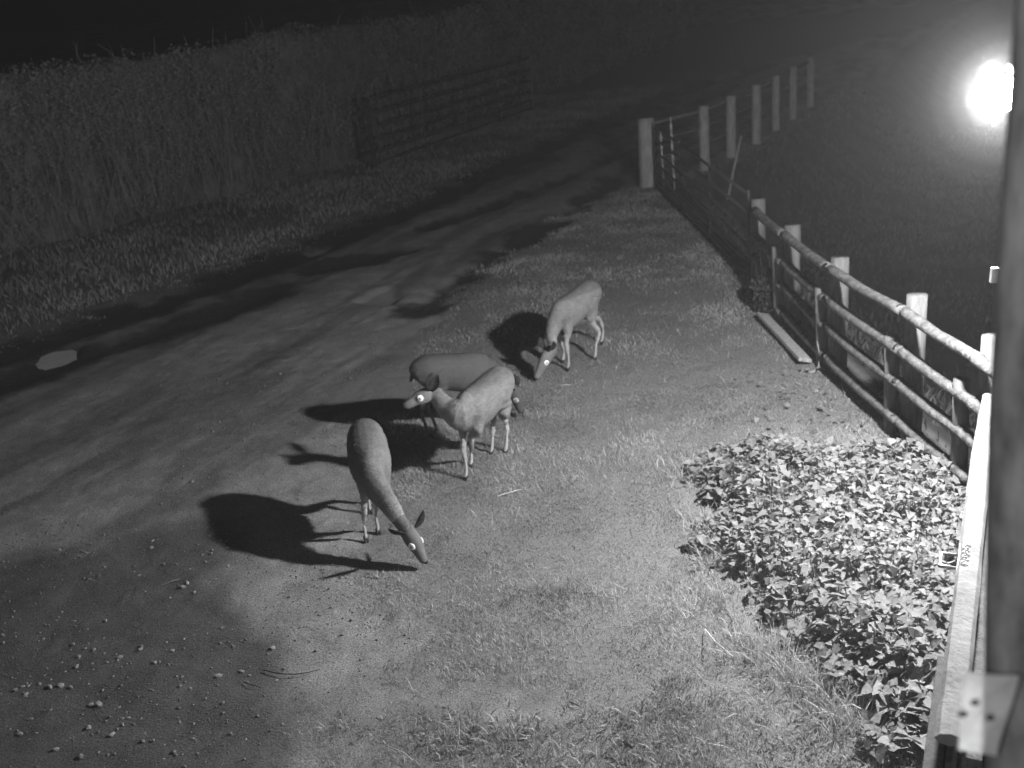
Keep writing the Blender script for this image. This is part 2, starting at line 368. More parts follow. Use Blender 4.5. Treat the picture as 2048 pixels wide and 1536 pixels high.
# ------------------------------------------------------------------ leafy weed bed
def leaf_mesh(name, C, Rz, tilt, roll, size, tone, mat_, parent=None, shape='heart'):
    base = np.array([[0, 0, 0], [.30, .16, .05], [.42, -.02, .02], [.28, .52, .06], [0, 1.0, -.10], [-.28, .52, .06], [-.42, -.02, .02], [-.30, .16, .05], [0, .45, -.03]])
    if shape == 'leaflet': base = base*np.array([.75, 1, 1])
    T0 = np.array([[0, 2, 8], [2, 3, 8], [3, 4, 8], [4, 5, 8], [5, 6, 8], [6, 0, 8]])
    n = len(C); V = base[None]*size[:, None, None]
    V = V*np.array([1, 1, 1])[None]
    cr, sr = np.cos(roll), np.sin(roll); x = V[..., 0]*cr[:, None]+V[..., 2]*sr[:, None]; z = -V[..., 0]*sr[:, None]+V[..., 2]*cr[:, None]; y = V[..., 1]
    ct, st = np.cos(tilt), np.sin(tilt); y2 = y*ct[:, None]-z*st[:, None]; z2 = y*st[:, None]+z*ct[:, None]
    cz, sz = np.cos(Rz), np.sin(Rz); x3 = x*cz[:, None]-y2*sz[:, None]; y3 = x*sz[:, None]+y2*cz[:, None]
    V = np.stack([x3, y3, z2], -1)+C[:, None]
    T = (np.arange(n)[:, None, None]*9+T0[None]).reshape(-1, 3)
    return from_np(name, V.reshape(-1, 3), T, mat_, parent, {'tone': np.repeat(tone, 9)})
def bedf(x, y): return smooth(-.12, .14, sdf(x, y, BED)+(fbm(x*3, y*3, 70)-.5)*.6)*(.25+.88*smooth(.30, .48, fbm(x*3.2, y*3.2, 71)))
P = scatter(24000, 1.0, 3.3, 4.0, 8.6, bedf)
n = len(P); hh = .10+.20*smooth(0, .35, sdf(P[:, 0], P[:, 1], BED))*(.6+.8*fbm(P[:, 0]*2, P[:, 1]*2, 72))
zz = ground_z(P[:, 0], P[:, 1])+hh*np.sqrt(RNG.uniform(.04, 1, n))
size = np.where(RNG.uniform(0, 1, n) < .3, RNG.uniform(.018, .035, n), RNG.uniform(.030, .078, n))*(1+.35*smooth(6, 4.4, P[:, 1]))
C = np.column_stack([P, zz])
leaf_o = leaf_mesh('weed_bed', C, RNG.uniform(0, 2*np.pi, n), RNG.normal(-.25, .45, n), RNG.normal(0, .35, n), size, np.clip(RNG.normal(.45, .2, n), 0, 1), M['leaf'])
tag(leaf_o, 'dense bed of pale broad leaved weeds beside the fence', 'weeds', kind='stuff')
mb = MB()
for k in range(0, n, 8):
    x, y, z = C[k]; g = gz(x, y); mb.tube([(x+random.uniform(-.05, .05), y+random.uniform(-.05, .05), g-.02), (x, y, z)], .003, 4, False)
o = mb.build('weed_stems', M['stem'], leaf_o); o['kind'] = 'stuff'
P = scatter(240, 2.0, 3.3, 7.9, 9.6, lambda x, y: .12+.0*x+.9*(fbm(x*5, y*5, 90) > .58))
P = P[(field_off(P[:, 0], P[:, 1]) < .05)]
n = len(P)
o = leaf_mesh('creeping_weeds', np.column_stack([P, ground_z(P[:, 0], P[:, 1])+RNG.uniform(.02, .09, n)]), RNG.uniform(0, 6.28, n), RNG.normal(-.1, .4, n), RNG.normal(0, .4, n), RNG.uniform(.03, .06, n), RNG.uniform(.2, .8, n), M['leaf'])
tag(o, 'sparse creeping weed leaves between the weed bed and fence', 'weeds', kind='stuff')

# ------------------------------------------------------------------ hedge
HED = np.array([(-18, 6.5), (-12.5, 12.3), (-8.15, 17.9), (-5.6, 20.9), (-3.1, 24.4), (-1.2, 28.2), (1.0, 33.0), (4.5, 40.0), (9, 50)])
hs = np.concatenate([[0], np.cumsum(np.hypot(*np.diff(HED, axis=0).T))])
def hedge_pos(s):
    x = np.interp(s, hs, HED[:, 0]); y = np.interp(s, hs, HED[:, 1]); e = .3
    dx = np.interp(s+e, hs, HED[:, 0])-np.interp(s-e, hs, HED[:, 0]); dy = np.interp(s+e, hs, HED[:, 1])-np.interp(s-e, hs, HED[:, 1]); L = np.hypot(dx, dy)+1e-9
    return x, y, dx/L, dy/L
hedge = empty('hedge', (-5.6, 20.9, 0), 0, 'long tall overgrown hedge running along the far side of the track', 'hedge')
HO = np.array([-5.6, 20.9, 0])
def htop(s): return 2.95+(fbm(s*.8, s*0+3, 91)-.5)*.55+(fbm(s*3, s*0+5, 92)-.5)*.25
n = 170000; s = RNG.uniform(3, hs[-1], n)
hx, hy, dx, dy = hedge_pos(s); t = RNG.uniform(0, 1, n); zf = t**.85
cl = fbm(s*1.1, zf*3.2, 93); bulge = .55*fbm(s*.9, zf*2.5, 94)
depth = RNG.uniform(0, .35, n)+bulge-.2-.25*(1-zf)  # outward towards the track
keep = RNG.uniform(0, 1, n) < np.clip((cl-.40)*6+.25, .22, 1)*(.45+.55*smooth(.0, .45, zf)); 
z = zf*htop(s)+.03
V = np.column_stack([hx+dy*depth, hy-dx*depth, z])[keep]; m_ = keep.sum()
o = leaf_mesh('foliage', V-HO, RNG.uniform(0, 6.28, m_), RNG.normal(-.3, .7, m_), RNG.normal(0, .6, m_), RNG.uniform(.022, .055, m_)*(1+.4*(V[:, 1] > 26)), np.clip(RNG.normal(.4, .2, m_)+(cl[keep]-.5)*1.2, 0, 1), M['hedgeleaf'], hedge); o['kind'] = 'stuff'
# dark inner mass
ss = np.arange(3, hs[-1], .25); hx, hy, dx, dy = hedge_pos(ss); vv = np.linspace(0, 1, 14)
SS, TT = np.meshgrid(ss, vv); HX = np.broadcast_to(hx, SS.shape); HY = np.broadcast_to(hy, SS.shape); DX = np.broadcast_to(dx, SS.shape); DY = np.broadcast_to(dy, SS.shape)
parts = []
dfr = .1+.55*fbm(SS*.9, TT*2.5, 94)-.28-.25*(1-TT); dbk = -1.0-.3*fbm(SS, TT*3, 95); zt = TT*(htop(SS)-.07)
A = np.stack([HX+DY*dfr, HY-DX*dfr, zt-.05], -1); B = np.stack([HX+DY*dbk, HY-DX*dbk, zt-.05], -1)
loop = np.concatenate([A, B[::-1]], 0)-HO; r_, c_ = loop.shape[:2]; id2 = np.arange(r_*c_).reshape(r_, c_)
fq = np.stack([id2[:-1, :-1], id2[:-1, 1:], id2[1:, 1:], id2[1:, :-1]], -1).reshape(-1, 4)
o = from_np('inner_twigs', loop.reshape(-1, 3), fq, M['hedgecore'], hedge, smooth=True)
mb = MB()
for k in range(900):
    s_ = random.uniform(3, hs[-1]-6) if k > 330 else random.uniform(8, 20); a = hedge_pos(np.array([s_])); x, y, ddx, ddy = [float(q[0]) for q in a]
    if random.random() > .15+1.1*float(fbm(np.array([s_*.9]), np.array([4.]), 97)[0]): continue
    dp = random.uniform(.12, .45); h_ = random.uniform(.5, 2.3); l = random.gauss(0, .4)*h_*.5; z0 = random.uniform(0, .8)
    p0 = Vector((x+ddy*dp, y-ddx*dp, z0))-Vector(HO); q = Vector((ddx*l, ddy*l, h_)); b_ = Vector((random.gauss(0, .05), random.gauss(0, .05), 0))
    mb.tube([p0, p0+q*.5+b_, p0+q], [.007, .006, .003], 4, False)
for k in range(110):
    s_ = random.uniform(3, hs[-1]-10); a = hedge_pos(np.array([s_])); x, y, ddx, ddy = [float(q[0]) for q in a]; t0 = float(htop(np.array([s_]))[0]); p0 = Vector((x-ddy*.3, y+ddx*.3, t0-.3))-Vector(HO)
    l = random.gauss(0, .15); mb.tube([p0, p0+Vector((l*.4, 0, .3)), p0+Vector((l, random.gauss(0, .1), .3+random.uniform(.05, .3)))], [.008, .006, .003], 4, False)
o = mb.build('stems', M['hedgestem'], hedge); o['kind'] = 'stuff'

# ------------------------------------------------------------------ fences and gates
def rough_post(mb, x, y, z0, z1, r, lean=(0, 0), n=10, sq=False):
    k = 6; pts = [(x+lean[0]*t, y+lean[1]*t, z0+(z1-z0)*t) for t in [i/(k-1) for i in range(k)]]
    mb.tube(pts, [r*(1.06-.10*i/(k-1)) for i in range(k)], n, True, .05)
fence = empty('post_and_rail_fence', (3.05, 9.5, 0), 0, 'pale round rail wooden fence running beside the weed bed', 'fence')
FO = Vector((3.05, 9.5, 0))
posts = [(2.97, 10.98, 1.07, .085), (3.0, 9.52, 1.10, .082), (3.11, 7.99, 1.19, .080), (3.21, 6.9, 1.20, .07)]
for (x, y, h, r) in posts:
    mb = MB(); rough_post(mb, x+.03-FO.x, y-FO.y, -1.0, h, r, (0, random.uniform(-.02, .02))); mb.build('post', M['wood'], fence, True)
    mb = MB(); rough_post(mb, x-.03-FO.x, y+.17-FO.y, -.95, .82+random.uniform(-.05, .05), .06, (-.05, .02)); mb.build('prop', M['wood'], fence, True)
    mb = MB(); mb.box((x+.1-FO.x, y+.07-FO.y, -.55), (.03, .26, 1.2)); mb.build('plank', M['darkwood'], fence)  # dark boards added to stand for the unlit lower parts of posts
RH = [(1.06, 1.0), (.76, .72), (.45, .42), (.13, .10)]
nodes = [(2.92, 12.25), (2.90, 10.98), (2.93, 9.52), (3.03, 7.99), (3.13, 6.9), (3.17, 6.55)]
ph = [.96, .99, 1.01, 1.07, 1.06, 1.05]
for k, fr in enumerate((1.0, .70, .44, .15)):
    for a in range(0, 5):
        (x0, y0), (x1, y1) = nodes[a], nodes[a+1]
        z0, z1 = ph[a]*fr, ph[a+1]*fr
        if a == 4 and k == 3: continue
        ext = .06*(1 if a < 4 else 0)
        n_ = 9; pts = []
        for i in range(n_):
            t = i/(n_-1)*(1+ext)-ext/2; sag = -.015*math.sin(math.pi*t)
            pts.append((x0+(x1-x0)*t-FO.x+random.uniform(-.0015, .0015)+(.003 if a % 2 else 0), y0+(y1-y0)*t-FO.y, z0+(z1-z0)*t+sag+random.uniform(-.0015, .0015)+(.002 if a % 2 else 0)))
        mb = MB(); r0 = random.uniform(.049, .054); mb.tube(pts, [r0*random.uniform(.96, 1.04) for _ in pts], 10, True, .05, .82); mb.build('rail', M['rail'], fence, True)
# gate hanging posts
mb = MB(); rough_post(mb, 0, 0, -.6, 1.16, .15, (0, 0)); o = mb.build('gate_post', M['farpost'], None, True); o.location = (2.67, 19.0, 0); tag(o, 'thick pale gate post at the far end of the dark metal gate', 'post')
mb = MB(); rough_post(mb, 0, 0, -.6, 1.06, .085, (0, 0)); mb.ico((-.045, -.06, .88), (.022, .02, .022), 1); o = mb.build('gate_post', M['wood'], None, True); o.location = (2.99, 12.4, 0); tag(o, 'pale short post where the metal gate meets the wooden fence', 'post')
def field_gate(name, p0, p1, h, nb, ns, bar, label, stile, mrail='steel', mstile='steel', z0=.12):
    P0 = Vector(p0); P1 = Vector(p1); g = empty(name, P0, 0, label, 'gate'); d = P1-P0
    for i in range(nb):
        z = z0+(h-z0)*(i/(nb-1))**1.15; mb = MB(); mb.tube([(0, 0, z), (d.x*.5, d.y*.5, z-.01), (d.x, d.y, z+d.z)], bar, 8); mb.build('bar', M[mrail], g, True)
    for i in range(ns):
        t = i/(ns-1); mb = MB(); mb.box((d.x*t, d.y*t, (h+z0)/2), (stile, stile*.6, h-z0+.1), bev=.004); mb.build('stile', M[mstile], g)
    return g
field_gate('field_gate', (2.76, 18.6, gz(2.6, 18.6)), (2.93, 12.62, gz(2.9, 12.6)), 1.08, 6, 4, .02, 'dark barred metal gate beside the track in line with the fence', .03)
o = field_gate('field_gate', (-2.35, 23.5, 0), (1.22, 30.4, 0), 1.42, 6, 5, .022, 'dark barred gate standing in front of the tall hedge', .04)
mb = MB(); rough_post(mb, 0, 0, -.3, 1.45, .05); p = mb.build('hanging_post', M['darkwood'], o, True); p.location = (-.12, -.15, 0)
# bright metal uprights beside the thick post
for (px, hgt, r, lb) in ((2.90, 1.0, .016, 'shorter bright metal upright against the thick gate post'), (3.08, 1.18, .018, 'taller bright metal upright just right of the thick gate post')):
    mb = MB()
    k = 0; z = .12
    mb.tube([(0, 0, -.1), (0, 0, hgt)], r*.7, 8)
    while z < hgt-.06:
        mb.tube([(0, 0, z), (0, 0, z+.1)], r*1.25, 8); z += .17
    o = mb.build('metal_upright', M['bright'], None, True); o.location = (px, 18.75, 0); o.rotation_euler = (0, math.radians(-1.5), 0); tag(o, lb, 'upright')
# far fence
ff = empty('wire_fence', (3.85, 20, 0), 0, 'faint far fence of pale posts leading away beyond the thick gate post', 'fence')
fp = [(3.85, 20.0), (4.58, 21.1), (5.37, 22.4), (6.1, 23.7), (6.85, 25.1), (7.7, 26.7)]
for i, (x, y) in enumerate(fp):
    mb = MB(); rough_post(mb, x-3.85, y-20, -1.0, 1.14, .095 if i < 3 else .08); mb.build('post', M['farpost'], ff, True)
for z in (.45, .75, 1.05):
    mb = MB(); pts = [(2.75-3.85, 19.05-20, z)]+[(x-3.85-.08, y-20, z) for x, y in fp]; mb.tube(pts, .03 if z > 1 else .012, 6); mb.build('rail', M['rail'], ff, True)
# leaning stick beyond the gate, board and twig at the foot of the fence
mb = MB(); mb.tube([(0, 0, 0), (.12, .05, .5), (.25, .1, .98)], [.022, .02, .014], 6, True, .05); o = mb.build('stick', M['palewood'], None, True); x, y = 3.55, 17.0; o.location = (x, y, .0); tag(o, 'pale stick leaning in the dark beyond the metal gate', 'stick')
o.location = (3.75, 17.6, -.05)
mb = MB(); mb.box((0, 0, 0), (.13, 1.5, .035), bev=.006); o = mb.build('plank', M['farpost']); o.location = (2.77, 10.5, gz(2.77, 10.5)+.05); o.rotation_euler = (.0, .25, .03); tag(o, 'weathered plank lying on the grass at the foot of the fence', 'plank')
mb = MB(); mb.tube([(0, 0, 0), (.06, -.05, .02), (.12, 0, .05), (.14, .05, .14), (.13, .1, .26), (.16, .1, .3)], [.008, .012, .012, .010, .007, .004], 6); mb.tube([(.12, 0, .05), (.17, -.04, .02)], [.008, .004], 5)
o = mb.build('bent_twig', M['palewood'], None, True); x, y = ground_pt(1612, 745); o.location = (x, y, gz(x, y)); tag(o, 'thin bent pale twig standing at the fence foot', 'twig')
# dark bush by the gate end of the fence
bush = empty('dark_bush', (2.85, 11.5, 0), 0, 'small dark bush where the fence and metal gate meet', 'bush')
n = 900; u = RNG.normal(0, 1, (n, 3)); u /= np.linalg.norm(u, axis=1)[:, None]; rr = RNG.uniform(.3, 1, n)**.5
C = u*rr[:, None]*np.array([.16, .32, .22])+np.array([0, 0, .2]); C = C[C[:, 2] > 0]; n = len(C)
leaf_mesh('foliage', C, RNG.uniform(0, 6.28, n), RNG.normal(0, .8, n), RNG.normal(0, .8, n), RNG.uniform(.03, .06, n), RNG.uniform(0, 1, n), M['darkleaf'], bush)
mb = MB()
for k in range(14): mb.tube([(0, 0, -.03), (random.uniform(-.15, .15), random.uniform(-.3, .3), random.uniform(.25, .75))], [.01, .004], 5, False)
mb.build('stem', M['darkwood'], bush)

# ------------------------------------------------------------------ lamp post and floodlight
lp = empty('lamp_post', (3.0, 6.22, gz(3.0, 6.22)), 0, 'tall dark square lamp post at the near end of the fence', 'lamp post')
mb = MB(); Mt = Matrix.Rotation(math.radians(2.2), 4, 'Y'); mb.box((.07, 0, 1.9), (.05, .05, 3.9), Mt, .004); mb.build('column', M['steel'], lp)
mb = MB(); mb.box((.0, 0, 0), (.02, .012, .5), Mt, .002); p = mb.build('edge_strip', M['bright'], lp); p.location = (.165, -.035, 3.3)
mb = MB(); mb.box((0, 0, 0), (.04, .03, .09), Mt, .003); p = mb.build('clip', M['bright'], lp); d_ = vF + vR*((1988-1024)/F) - vU*((550-768)/F); p.location = d_*(6.15/d_.y)+Vector((0, 0, CH))-lp.location
mb = MB(); mb.tube([(.1, 0, LAMP.z+.06), (-.03, 0, LAMP.z+.06)], .02, 8); mb.build('bracket', M['steel'], lp, True)
fl = empty('floodlight', LAMP, 0, 'round white floodlight glowing at the top of the lamp post', 'lamp')
mb = MB(); mb.tube([(.06, .0, .10), (.08, 0, .13), (.10, 0, .17)], [.06, .07, .04], 20); mb.build('housing', M['galv'], fl, True)
mb = MB(); bmesh.ops.create_uvsphere(mb.bm, u_segments=28, v_segments=14, radius=.10)
mb.build('lens', M['lens'], fl, True)
for r_m, d_m in ((.15, .005), (.21, .0035), (.29, .0022), (.39, .0013), (.52, .0008)):  # thin nested volumes added around the lens to make its bloom
    mb = MB(); mb.ico((0, 0, 0), (r_m,)*3, 3); o = mb.build('bloom_shell', None, fl, True); o['kind'] = 'stuff'
    hm = bpy.data.materials.new('bloom_shell'); hm.use_nodes = True; nn = hm.node_tree; nn.nodes.remove(nn.nodes['Principled BSDF'])
    pv = nn.nodes.new('ShaderNodeVolumePrincipled'); pv.inputs['Color'].default_value = g3(.95); pv.inputs['Density'].default_value = d_m
    nn.links.new(pv.outputs[0], nn.nodes['Material Output'].inputs['Volume']); o.data.materials.append(hm)
# the camera's own weak infrared ring
cd = bpy.data.lights.new('infrared_light', 'SPOT'); cd.energy = CAM_W; cd.spot_size = math.radians(165); cd.spot_blend = 1; cd.shadow_soft_size = .04
co = bpy.data.objects.new('infrared_light', cd); COL.objects.link(co); co.location = (-.12, -.05, CH-.02); co.rotation_euler = (Vector((-3.5, 17, 0.8))-co.location).to_track_quat('-Z', 'Y').to_euler()

# ------------------------------------------------------------------ board gate with latch (runs towards the camera)
bp0 = Vector((2.87, 6.12, 0)); bp1 = Vector((1.42, 3.12, 0)); dv = bp1-bp0; L_ = dv.length; ang = math.atan2(dv.y, dv.x)
bf = empty('board_gate', (bp0.x, bp0.y, 0), ang, 'close boarded timber gate with a pale top rail ending at the lamp post', 'gate')
HB = 1.08
mb = MB()
nb = 19
for i in range(nb):
    xx = (i+.5)*L_/nb; mb.box((xx, .0, HB/2-.05), (L_/nb-.006, .022, HB), bev=.002)
mb.build('boards', M['board'], bf)
mb = MB(); n_ = 24; pts = [(i*L_/(n_-1)-.02, 0, HB+.03+.004*math.sin(i*1.7)) for i in range(n_)]
rr = [.030+.022*min(1, i/6) for i in range(n_)]
mb.tube(pts, rr, 8, True, .04, .5); mb.build('top_rail', M['palewood'], bf)
mb = MB(); mb.box((L_*.5+.25, .075, HB-.10), (L_*.80, .07, .045), bev=.004); mb.build('side_rail', M['wood'], bf)
mb = MB(); mb.box((L_*.86, -.055, .45), (.75, .07, .9), bev=.004); mb.build('brace_board', M['board'], bf)
for t in (.42, .52, .62, .70, .76, .82, .88):
    mb = MB(); mb.ico((t*L_, -.02-(.075 if t > .72 else 0), HB-.22-.3*random.random()), (.007, .007, .007), 2); mb.build('screw', M['bright'], bf, True)
q = .60*L_
mb = MB(); mb.box((q, -.045, HB+.0), (.26, .012, .07), bev=.003); lt = mb.build('latch', M['bright'], bf)
mb = MB(); yo = -.05; pts = [(q-.07, yo, HB), (q-.07, yo-.075, HB), (q+.05, yo-.075, HB), (q+.05, yo, HB)]; mb.tube(pts, .0085, 8); mb.build('handle_loop', M['bright'], lt, True)
for i in range(9):
    mb = MB(); c = Vector((q+.10-.022*i+random.uniform(-.006, .006), -.012-.012*(i % 2), HB+.055)); a0 = random.uniform(0, 3)
    pts = [(c.x+.014*math.cos(t), c.y+.010*math.sin(t), c.z+.004*math.sin(t+a0)) for t in [j*2*math.pi/10 for j in range(11)]]; mb.tube(pts, .003, 5, False); mb.build('chain_link', M['bright'], lt, True)
mb = MB(); mb.box((L_*.28, -.03, HB-.06), (L_*.5, .03, .12), bev=.003); mb.build('dark_strip', M['darkwood'], bf)

# ------------------------------------------------------------------ near wooden pole with pinned plate
pl = empty('wooden_pole', (.950, 1.55, 0), 0, 'thick mottled wooden pole close to the lens on the right side', 'pole')
mb = MB(); k = 16; pts = [(.008*math.sin(i*1.3)-.046*(-.1+i*.35), .01*math.sin(i*.9), -.1+i*.35) for i in range(k)]; mb.tube(pts, [.062+.003*math.sin(i*2.1) for i in range(k)], 24, True, .012); mb.build('trunk', M['poleskin'], pl, True)
def at_depth(px, py, yy):
    d = vF + vR*((px-1024)/F) - vU*((py-768)/F); t = yy/d.y; return Vector((d.x*t, yy, CH+d.z*t))
c4 = [at_depth(1930, 1345, 1.42), at_depth(2040, 1352, 1.42), at_depth(1992, 1512, 1.42), at_depth(1916, 1500, 1.42)]
bm = bmesh.new(); gx, gy = 9, 11; vs = []
for j in range(gy):
    row = []
    for i in range(gx):
        u, v = i/(gx-1), j/(gy-1); p = (c4[0]*(1-u)+c4[1]*u)*(1-v)+(c4[3]*(1-u)+c4[2]*u)*v
        row.append(bm.verts.new(p+Vector((0, .0012*math.sin(i*1.1+j*.7), 0))-pl.location))
    vs.append(row)
for j in range(gy-1):
    for i in range(gx-1): bm.faces.new((vs[j][i], vs[j][i+1], vs[j+1][i+1], vs[j+1][i]))
bmesh.ops.solidify(bm, geom=bm.faces[:], thickness=.006)
me = bpy.data.meshes.new('plate'); bm.to_mesh(me); bm.free(); o = link('pinned_plate', me, M['cloth'], pl)
for a, b in ((1926, 1428), (1980, 1435), (1950, 1405)):
    mb = MB(); mb.ico(at_depth(a, b, 1.41)-pl.location, (.008, .006, .006), 1); mb.build('nail', M['darkwood'], o)

# ------------------------------------------------------------------ stones on the track
def stone_mesh(seed):
    random.seed(seed); mb = MB(); mb.ico((0, 0, 0), (1, random.uniform(.55, .9), random.uniform(.4, .7)), 1, None, .24)
    bm = mb.bm; bmesh.ops.recalc_face_normals(bm, faces=bm.faces); me = bpy.data.meshes.new('stone'); bm.to_mesh(me); bm.free(); return me
protos = [stone_mesh(i) for i in range(8)]
for m_i in protos: m_i.materials.append(M['stone'])
random.seed(5)
named = [((780, 1058-0), None)]
spots = [(272, 1060), (305, 1078), (302, 1093), (441, 1078), (278, 1148), (570, 1151), (456, 1133), (290, 1183), (388, 1185), (366, 1175), (333, 1285), (281, 1298), (146, 1288), (153, 1330), (130, 1340), (123, 1322), (188, 1298), (170, 1296), (157, 1311), (215, 1324),
    (254, 1328), (45, 1370), (30, 1378), (52, 1388), (78, 1366), (100, 1372), (121, 1370), (141, 1373), (206, 1380), (200, 1412), (182, 1410), (245, 1440), (258, 1438), (246, 1452), (230, 1468), (224, 1472), (40, 1468), (113, 1500), (163, 1515), (216, 1510), (178, 1456), (62, 1437), (20, 1458), (5, 1272),
    (366, 1357), (382, 1380), (310, 1328), (240, 1315), (345, 1303), (210, 1238), (545, 1297), (438, 1356), (484, 1345), (365, 1175), (432, 1160), (411, 1123), (340, 1195), (375, 1167), (118, 1097), (175, 1105), (694, 1047), (620, 975), (600, 988), (692, 720), (335, 805), (352, 815), (305, 812), (445, 860), (650, 905), (308, 996), (62, 925), (85, 715+205), (700, 745), (235, 765+290), (590, 1195), (565, 1182), (53, 1391), (88, 1347), (60, 1350), (35, 1345), (160, 1355), (132, 1392), (150, 1242), (175, 1257), (326, 1150), (268, 1140), (380, 1137)]
for i in range(70): spots.append((random.triangular(0, 640, 150), random.triangular(1160, 1530, 1400)))
seen = set()
for i, (px, py) in enumerate(spots):
    x, y = ground_pt(px, py); big = i < 30; r = (random.uniform(.008, .024) if i < 60 else random.uniform(.005, .012))
    o = bpy.data.objects.new('stone', protos[i % 8]); COL.objects.link(o); o.location = (x, y, gz(x, y)+r*.3); o.scale = (r, r, r); o.rotation_euler = (random.uniform(-.3, .3), random.uniform(-.3, .3), random.uniform(0, 6.28))
    if i == 60:
        o.scale = (.026, .024, .024); tag(o, 'bright white stone right beside the front hoof of the nearest deer', 'stone', 'pale stones on the track')
    else: tag(o, 'small pale stone lying on the gravel of the track', 'stone', 'pale stones on the track')
# fine loose grit: uncountable
nG = 9000; P = np.stack([RNG.uniform(-4.2, .6, nG), RNG.uniform(4.4, 11, nG)], -1); mm = masks(P[:, 0], P[:, 1]); P = P[RNG.uniform(0, 1, nG) < (1-mm['grass'])*(.15+.85*smooth(.45, .6, fbm(P[:, 0]*1.5, P[:, 1]*1.5, 101)))]
n = len(P); r = RNG.gamma(2.2, .0022, n)+.002
oct_ = np.array([[1, 0, 0], [0, 1, 0], [-1, 0, 0], [0, -1, 0], [0, 0, .7], [0, 0, -.6]]); tf = np.array([[0, 1, 4], [1, 2, 4], [2, 3, 4], [3, 0, 4], [1, 0, 5], [2, 1, 5], [3, 2, 5], [0, 3, 5]])
a = RNG.uniform(0, 6.28, n); ca, sa = np.cos(a), np.sin(a); B_ = oct_[None]*r[:, None, None]*RNG.uniform(.6, 1.3, (n, 6, 1))
V = np.stack([B_[..., 0]*ca[:, None]-B_[..., 1]*sa[:, None], B_[..., 0]*sa[:, None]+B_[..., 1]*ca[:, None], B_[..., 2]], -1)+np.column_stack([P, ground_z(P[:, 0], P[:, 1])+r*.3])[:, None]
o = from_np('grit', V.reshape(-1, 3), (np.arange(n)[:, None, None]*6+tf[None]).reshape(-1, 3), M['greystone']); tag(o, 'fine loose grit scattered over the bare track', 'grit', kind='stuff')
# fallen straws and twigs on the ground
for (x0, y0, x1, y1, m_, lb) in ((325, 1170, 360, 1158, 'palewood', 'short pale twig on the gravel among the upper stones'), (488, 1368, 523, 1380, 'darkwood', 'short dark twig on the bare soil left of centre'),
        (527, 1343, 640, 1342, 'darkwood', 'long thin dark twig curved over the bare soil'), (1140, 1408, 1160, 1418, 'darkwood', 'small dark twig on the bare patch at the bottom'), (1300, 1505, 1325, 1508, 'palewood', 'small pale twig near the lower weeds'),
        (995, 990, 1045, 975, 'straw', 'long pale straw on the grass right of the standing deer'), (1120, 774, 1142, 774, 'straw', 'pale straw on the grass below the farthest deer')):
    a = ground_pt(x0, y0); b = ground_pt(x1, y1); mb = MB(); pts = []
    for i in range(6):
        t = i/5; x = a[0]*(1-t)+b[0]*t; y = a[1]*(1-t)+b[1]*t; pts.append((x, y-.06*math.sin(t*3.14)*(1 if x1-x0 > 100 else .15), gz(x, y)+.012+.01*math.sin(t*3.14)))
    o = mb.tube(pts, [.0035, .0035, .003, .003, .0025, .002], 5); o = mb.build('twig' if m_ != 'straw' else 'straw', M[m_]); c = Vector(pts[0]); o.data.transform(Matrix.Translation(-c)); o.location = c; tag(o, lb, 'twig')
# looping dry stalks by the weed bed
for pts, lb in (([(1605, 1395, 0), (1635, 1412, .03), (1668, 1427, .02)], 'straight dry stalk below the weed bed'), ([(1668, 1427, .02), (1685, 1410, .12), (1705, 1407, .14), (1722, 1415, .05)], 'arched dry stalk below the weed bed'), ([(1410, 1255, .02), (1430, 1280, .12), (1465, 1310, .04)], 'bent dry stalk left of the weed bed')):
    q = [Vector((*ground_pt(a, b, z), z)) for a, b, z in pts]; q = [v+Vector((0, 0, gz(v.x, v.y)+.01)) for v in q]
    mb = MB(); mb.tube([v-q[0] for v in q], .0035, 5); o = mb.build('dry_stalk', M['straw']); o.location = q[0]; tag(o, lb, 'stalk')

# ------------------------------------------------------------------ deer
def loft(bm, rings, n=16):
    """rings: (center, half width, half height, direction, side vector)"""
    R = []
    for c, hw, hh, d in rings:
        d = d.normalized(); side = Vector((0, 0, 1)).cross(d)
        side = side.normalized() if side.length > .15 else Vector((0, 1, 0)); up = d.cross(side).normalized()
        R.append([bm.verts.new(c + side*hw*math.cos(2*math.pi*k/n) + up*hh*math.sin(2*math.pi*k/n)) for k in range(n)])
    for a, b in zip(R, R[1:]):
        for k in range(n): bm.faces.new((a[k], a[(k+1) % n], b[(k+1) % n], b[k]))
    bm.faces.new(R[0][::-1]); bm.faces.new(R[-1])
def chain(bm, pts, sidefix=None, n=20):
    P = [Vector(p[:3]) for p in pts]; rings = []
    # resample with catmull-rom for smooth tapers
    Q = []
    for i in range(len(P)-1):
        p0, p1, p2, p3 = P[max(i-1, 0)], P[i], P[i+1], P[min(i+2, len(P)-1)]
        for s_ in range(4):
            t = s_/4; Q.append((.5*((2*p1)+(p2-p0)*t+(2*p0-5*p1+4*p2-p3)*t*t+(3*p1-p0-3*p2+p3)*t**3), pts[i][3]*(1-t)+pts[i+1][3]*t, pts[i][4]*(1-t)+pts[i+1][4]*t))
    Q.append((P[-1], pts[-1][3], pts[-1][4]))
    for i, (c, hw, hh) in enumerate(Q):
        d = Q[min(i+1, len(Q)-1)][0]-Q[max(i-1, 0)][0]; rings.append((c, hw, hh, d))
    loft(bm, rings, n)
